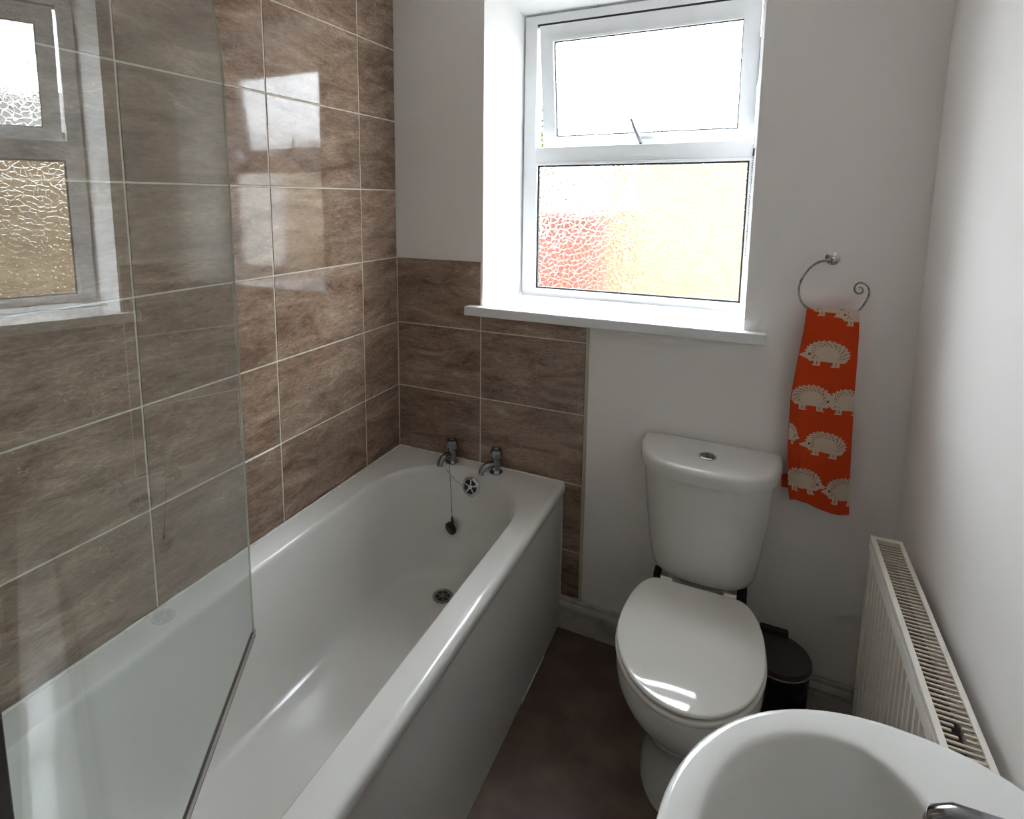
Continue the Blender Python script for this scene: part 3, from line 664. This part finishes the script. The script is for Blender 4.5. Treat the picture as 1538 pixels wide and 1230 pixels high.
for k in range(1, n_sl):
    yy = YA-0.014-k*sp
    broken = (-0.795 < yy < -0.755)
    if broken:
        cut = 0.014 if k % 2 else 0.020
        MB().box(-0.0005, cut, -0.0019, 0.0019, 0.002, 0.005).build('slat', M['raddirty'], grille).location = (X0+0.009, yy, Z1+0.002)
        MB().box(0.030, 0.0465, -0.0019, 0.0019, 0.002, 0.005).build('slat', M['raddirty'], grille).location = (X0+0.009, yy, Z1+0.002)
    elif slat_me is None:
        o = MB().box(-0.0005, 0.0465, -0.0019, 0.0019, 0.002, 0.005).build('slat', M['raddirty'], grille); slat_me = o.data; o.location = (X0+0.009, yy, Z1+0.002)
    else: inst('slat', slat_me, grille, (X0+0.009, yy, Z1+0.002))
for yy in (YA-0.12, YB+0.12): MB().box(X1-0.002, RX+0.0005, yy-0.015, yy+0.015, 0.22, 0.62).build('wall_bracket', M['radiator'], rd)
rebase(rd); tag(rd, 'off-white convector radiator with grimy slatted top on the side wall', 'radiator')

# ------------------------------------------------------------------ wash basin
ba = empty('wash_basin', (1.45, -1.24, 0.0)); BCY = -1.24; BZ = 0.820
NB = 96
def b_out(sc, z, sh=0.0):
    pts = []
    for k in range(NB):
        a = 2*math.pi*k/NB; c, s_ = math.cos(a), math.sin(a)
        if c < 0: x, y = 1.44+0.268*c*sc, 0.282*s_*sc
        else:
            ex = 3.4; x, y = 1.44+(0.188)*abs(c)**(2/ex), 0.282*sc*math.copysign(abs(s_)**(2/ex), s_)
            y *= 1-0.08*c
        pts.append((x, BCY+y, z))
    return pts
def b_in(sc, z, dx=0.0):
    pts = []
    for k in range(NB):
        a = 2*math.pi*k/NB; c, s_ = math.cos(a), math.sin(a)
        rx_ = 0.170 if c < 0 else 0.112
        pts.append((1.385+dx+rx_*c*sc, BCY+0.222*s_*sc, z))
    return pts
rg = [b_out(0.42, 0.635), b_out(0.62, 0.65), b_out(0.82, 0.69), b_out(0.93, 0.745), b_out(0.965, 0.785), b_out(0.99, 0.800), b_out(1.0, 0.810), b_out(0.997, 0.817), b_out(0.985, BZ), b_out(0.965, BZ+0.0003),
      b_in(1.09, BZ),      b_in(1.05, BZ-0.0003), b_in(1.02, BZ-0.0015), b_in(1.0, BZ-0.005), b_in(0.99, BZ-0.011), b_in(0.975, BZ-0.022), b_in(0.945, BZ-0.050), b_in(0.90, BZ-0.085), b_in(0.80, BZ-0.122), b_in(0.62, BZ-0.145), b_in(0.40, BZ-0.155), b_in(0.2, BZ-0.159, 0.01), b_in(0.08, BZ-0.160, 0.015)]
m = MB(); m.loft(rg); m.build('bowl', M['ceramic'], ba, auto=60)
pr_ = []
for z, w, d in ((0.0,0.10,0.095),(0.03,0.098,0.09),(0.2,0.075,0.075),(0.5,0.085,0.085),(0.655,0.12,0.11)):
    pr_.append([(1.50+d*math.cos(2*math.pi*k/40), BCY+w*math.sin(2*math.pi*k/40), z) for k in range(40)])
m = MB(); m.loft(pr_); m.build('pedestal', M['ceramic'], ba, auto=60)
MB().lathe([(0.022,0.0),(0.022,0.003),(0.016,0.004),(0.010,0.002)], (1.387, BCY, BZ-0.161), n=24).build('waste', M['chrome'], ba, auto=40)
rebase(ba); tag(ba, 'white oval wash basin on a pedestal beside the radiator', 'basin')
bt = empty('basin_tap', (1.551, -1.121, BZ+0.003))
MB().lathe([(0.024,-0.001),(0.024,0.006),(0.018,0.010),(0.0165,0.03),(0.018,0.048),(0.014,0.058)], n=24).build('body', M['tapchrome'], bt, auto=40)
MB().tube([(0,0,0.036),(-0.04,0,0.046),(-0.085,0,0.044),(-0.098,0,0.036),(-0.1,0,0.026)], lambda q: lerp(0.015, 0.0125, q), 18).build('spout', M['tapchrome'], bt, auto=50)
MB().lathe([(0.019,0.058),(0.022,0.064),(0.022,0.082),(0.017,0.088),(0.004,0.089)], n=10).build('handle', M['tapchrome'], bt, auto=25)
tag(bt, 'chrome pillar tap at the back edge of the wash basin', 'tap')

# ------------------------------------------------------------------ towel ring and towel
tr_ = empty('towel_ring', (1.424, 0.004, 1.369))
YR = -0.040
MB().lathe([(0.018,0.0),(0.018,0.005),(0.012,0.009),(0.007,0.011),(0.0065,0.040),(0.009,0.044),(0.009,0.054),(0.005,0.058)], (1.424, 0.0045, 1.369), (0,-1,0), 24).build('wall_mount', M['chrome'], tr_, auto=40)
rp = [(1.432,1.370),(1.422,1.3695),(1.404,1.366),(1.381,1.356),(1.363,1.335),(1.350,1.307),(1.3465,1.279),(1.354,1.252),(1.370,1.2345),(1.400,1.2255),(1.432,1.2235),(1.464,1.226),(1.489,1.2375),(1.501,1.258),(1.508,1.282),(1.505,1.299),(1.495,1.309),(1.483,1.3095),(1.475,1.300),(1.477,1.287),(1.486,1.2815),(1.494,1.288),(1.4925,1.297),(1.487,1.299),(1.484,1.296)]
rp = spline(rp, 6)
MB().tube([(x, YR, z) for x, z in rp], lambda t: lerp(0.0034, 0.0022, t), 10).build('ring', M['dullchrome'], tr_, smooth=True)
rebase(tr_); tag(tr_, 'curled chrome towel ring with spiral end on the white wall', 'towel ring')

# towel: draped over the ring, printed with pale hedgehogs
edges = [(0.668,1.366,1.512),(0.705,1.3605,1.508),(0.78,1.3545,1.505),(0.825,1.352,1.503),(0.97,1.349,1.498),(1.08,1.358,1.496),(1.164,1.367,1.494),(1.233,1.371,1.490)]
hogs = [ # centre x, z, half width, half height, nose side(-1 left, 0 none)
    (1.425,1.245,0.045,0.030,-1),(1.490,1.228,0.040,0.034,-1),(1.426,1.112,0.052,0.036,-1),(1.398,0.985,0.049,0.036,1),(1.484,0.984,0.046,0.036,-1),
    (1.352,0.872,0.020,0.030,1),(1.440,0.858,0.048,0.036,-1),(1.395,0.742,0.044,0.036,1),(1.492,0.730,0.040,0.040,-1),(1.346,1.265,0.03,0.02,1)]
CREAM = (0.56, 0.44, 0.34); ORANGE = (0.56, 0.050, 0.007); DOT = (0.20, 0.05, 0.025)
def towel_col(x, z):
    for i, (hx, hz, hw, hh, side) in enumerate(hogs):
        dx, dz_ = x-hx, z-hz
        if abs(dx) > hw*1.5 or abs(dz_) > hh*1.5: continue
        a = math.atan2(dz_/hh, dx/hw); q = math.hypot(dx/hw, dz_/hh)
        zz = dz_/hh
        spik = 1.0 + (0.055*math.sin(a*26) if zz > -0.35 else 0.0)
        lim = spik if zz > -0.62 else 0.0
        if zz > -0.68 and q < lim and zz > -0.72:
            # spines: dark flecks in a band along the back
            if 0.55 < q < 0.90 and zz > -0.45 and side*dx/hw < 0.72:
                if math.sin(a*22+q*9) * math.sin(q*34+a*5) > 0.42: return DOT
            if side and abs(dx-side*hw*0.80) < hw*0.055 and abs(zz+0.10) < 0.09: return DOT
            return CREAM
        if side:   # snout
            t = (side*dx/hw-0.75)/0.55
            if 0 < t < 1 and abs(zz+0.18+0.05*t) < 0.34*(1-t)**0.8: return CREAM
        for fx in (-0.52, -0.34, 0.34, 0.52):   # feet
            if abs(dx/hw-fx) < 0.065 and -0.95 < zz < -0.6: return CREAM
            if abs(dx/hw-fx-side*0.04) < 0.10 and -0.98 < zz < -0.88: return CREAM
    return ORANGE
NU, NV = 128, 400
def towel_sheet():
    vs, cs, fs = [], [], []
    # path: up the front, over the ring, down the back
    path = []
    zb = 0.668
    for k in range(NV+1): path.append(('f', lerp(zb, 1.2275, k/NV)))
    for k in range(1, 12): path.append(('a', R(180*k/12)))
    for k in range(60): path.append(('b', lerp(1.2275, 0.700, k/59)))
    for kind, v in path:
        for i in range(NU+1):
            u_ = i/NU
            z = v if kind != 'a' else 1.2275 + 0.0085*math.sin(v)
            zq = z
            l_, r_ = interp(edges, zq)
            x = lerp(l_, r_, u_)
            sag = 0.0
            low = max(0.0, min(1.0, (1.2-z)/0.4))
            fold = low*(0.0075*math.exp(-((u_-0.20)/0.07)**2)*(-1) + 0.004*math.sin(u_*6.5+0.6) + 0.003*math.sin(u_*13+z*9))
            fold += 0.002*math.sin(z*17+u_*3)
            cat = 0.0
            if kind == 'f':
                y = YR-0.0085 - 0.004*low + fold
                if z < 0.76:      # uneven hem
                    hem = lerp(0.010, -0.004, u_) + 0.005*math.sin(u_*7.0)
                    z = z + hem*(0.76-z)/0.092
                c = towel_col(x, z)
            elif kind == 'a':
                y = YR - 0.0085*math.cos(v); y = y + (fold if v < 1.57 else fold*0.3); c = towel_col(x, z) if v < 1.7 else ORANGE
            else:
                y = YR+0.0085+0.006*low*math.sin(u_*5+1.0)*0.6 + 0.002*low
                if z < 0.80: x -= 0.016*(1-u_)*min(1,(0.80-z)/0.05)*(1 if z < 0.737 else 0)
                c = ORANGE
            vs.append((x, y, z)); cs.append(c)
    rows = len(path)
    for j in range(rows-1):
        for i in range(NU):
            a = j*(NU+1)+i; fs.append((a, a+1, a+NU+2, a+NU+1))
    me = bpy.data.meshes.new('hand_towel'); me.from_pydata(vs, [], fs)
    ca = me.color_attributes.new('print', 'FLOAT_COLOR', 'POINT')
    for i, c in enumerate(cs): ca.data[i].color = (*c, 1)
    for p in me.polygons: p.use_smooth = True
    return me
tm = towel_sheet()
N = NT('printed_cotton'); at = N.n('ShaderNodeAttribute', attribute_name='print'); N.l(at.outputs['Color'], N.p.inputs['Base Color'])
N.p.inputs['Roughness'].default_value = 0.9; N.p.inputs['Sheen Weight'].default_value = 0.2; N.p.inputs['Specular IOR Level'].default_value = 0.15
tc = N.n('ShaderNodeTexCoord'); wn = N.n('ShaderNodeTexNoise'); wn.inputs['Scale'].default_value = 400; N.l(tc.outputs['Object'], wn.inputs['Vector'])
bp = N.n('ShaderNodeBump'); bp.inputs['Strength'].default_value = 0.3; bp.inputs['Distance'].default_value = 0.001; N.l(wn.outputs['Fac'], bp.inputs['Height']); N.l(bp.outputs[0], N.p.inputs['Normal'])
tm.materials.append(N.m)
tw = bpy.data.objects.new('hand_towel', tm); COL.objects.link(tw)
sd = tw.modifiers.new('thickness', 'SOLIDIFY'); sd.thickness = 0.0022; sd.offset = 0
tag(tw, 'orange hand towel printed with pale hedgehogs hanging from the ring', 'towel')

# ------------------------------------------------------------------ small chain beside the window
wcn = empty('window_chain', (1.205, 0.283, 1.675)); m = MB()
for k in range(46):
    z = 1.668-k*0.0072; x = 1.2065-0.004*(k/46)
    m.add(*(lambda c, r_: ([(c[0]+r_,c[1],c[2]),(c[0],c[1]+r_,c[2]),(c[0]-r_,c[1],c[2]),(c[0],c[1]-r_,c[2]),(c[0],c[1],c[2]+r_),(c[0],c[1],c[2]-r_)], [(0,1,4),(1,2,4),(2,3,4),(3,0,4),(1,0,5),(2,1,5),(3,2,5),(0,3,5)]))((x, 0.2795+0.001*(k%2), z), 0.0034))
m.build('ball_chain', M['dullchrome'], wcn, smooth=True)
MB().tube([(1.2075,0.2905,1.690),(1.2075,0.279,1.692),(1.2065,0.2785,1.670)], 0.003, 8).build('chain_hook', M['darkmetal'], wcn, smooth=True)
rebase(wcn); tag(wcn, 'thin metal ball chain hanging beside the lower window pane', 'chain')
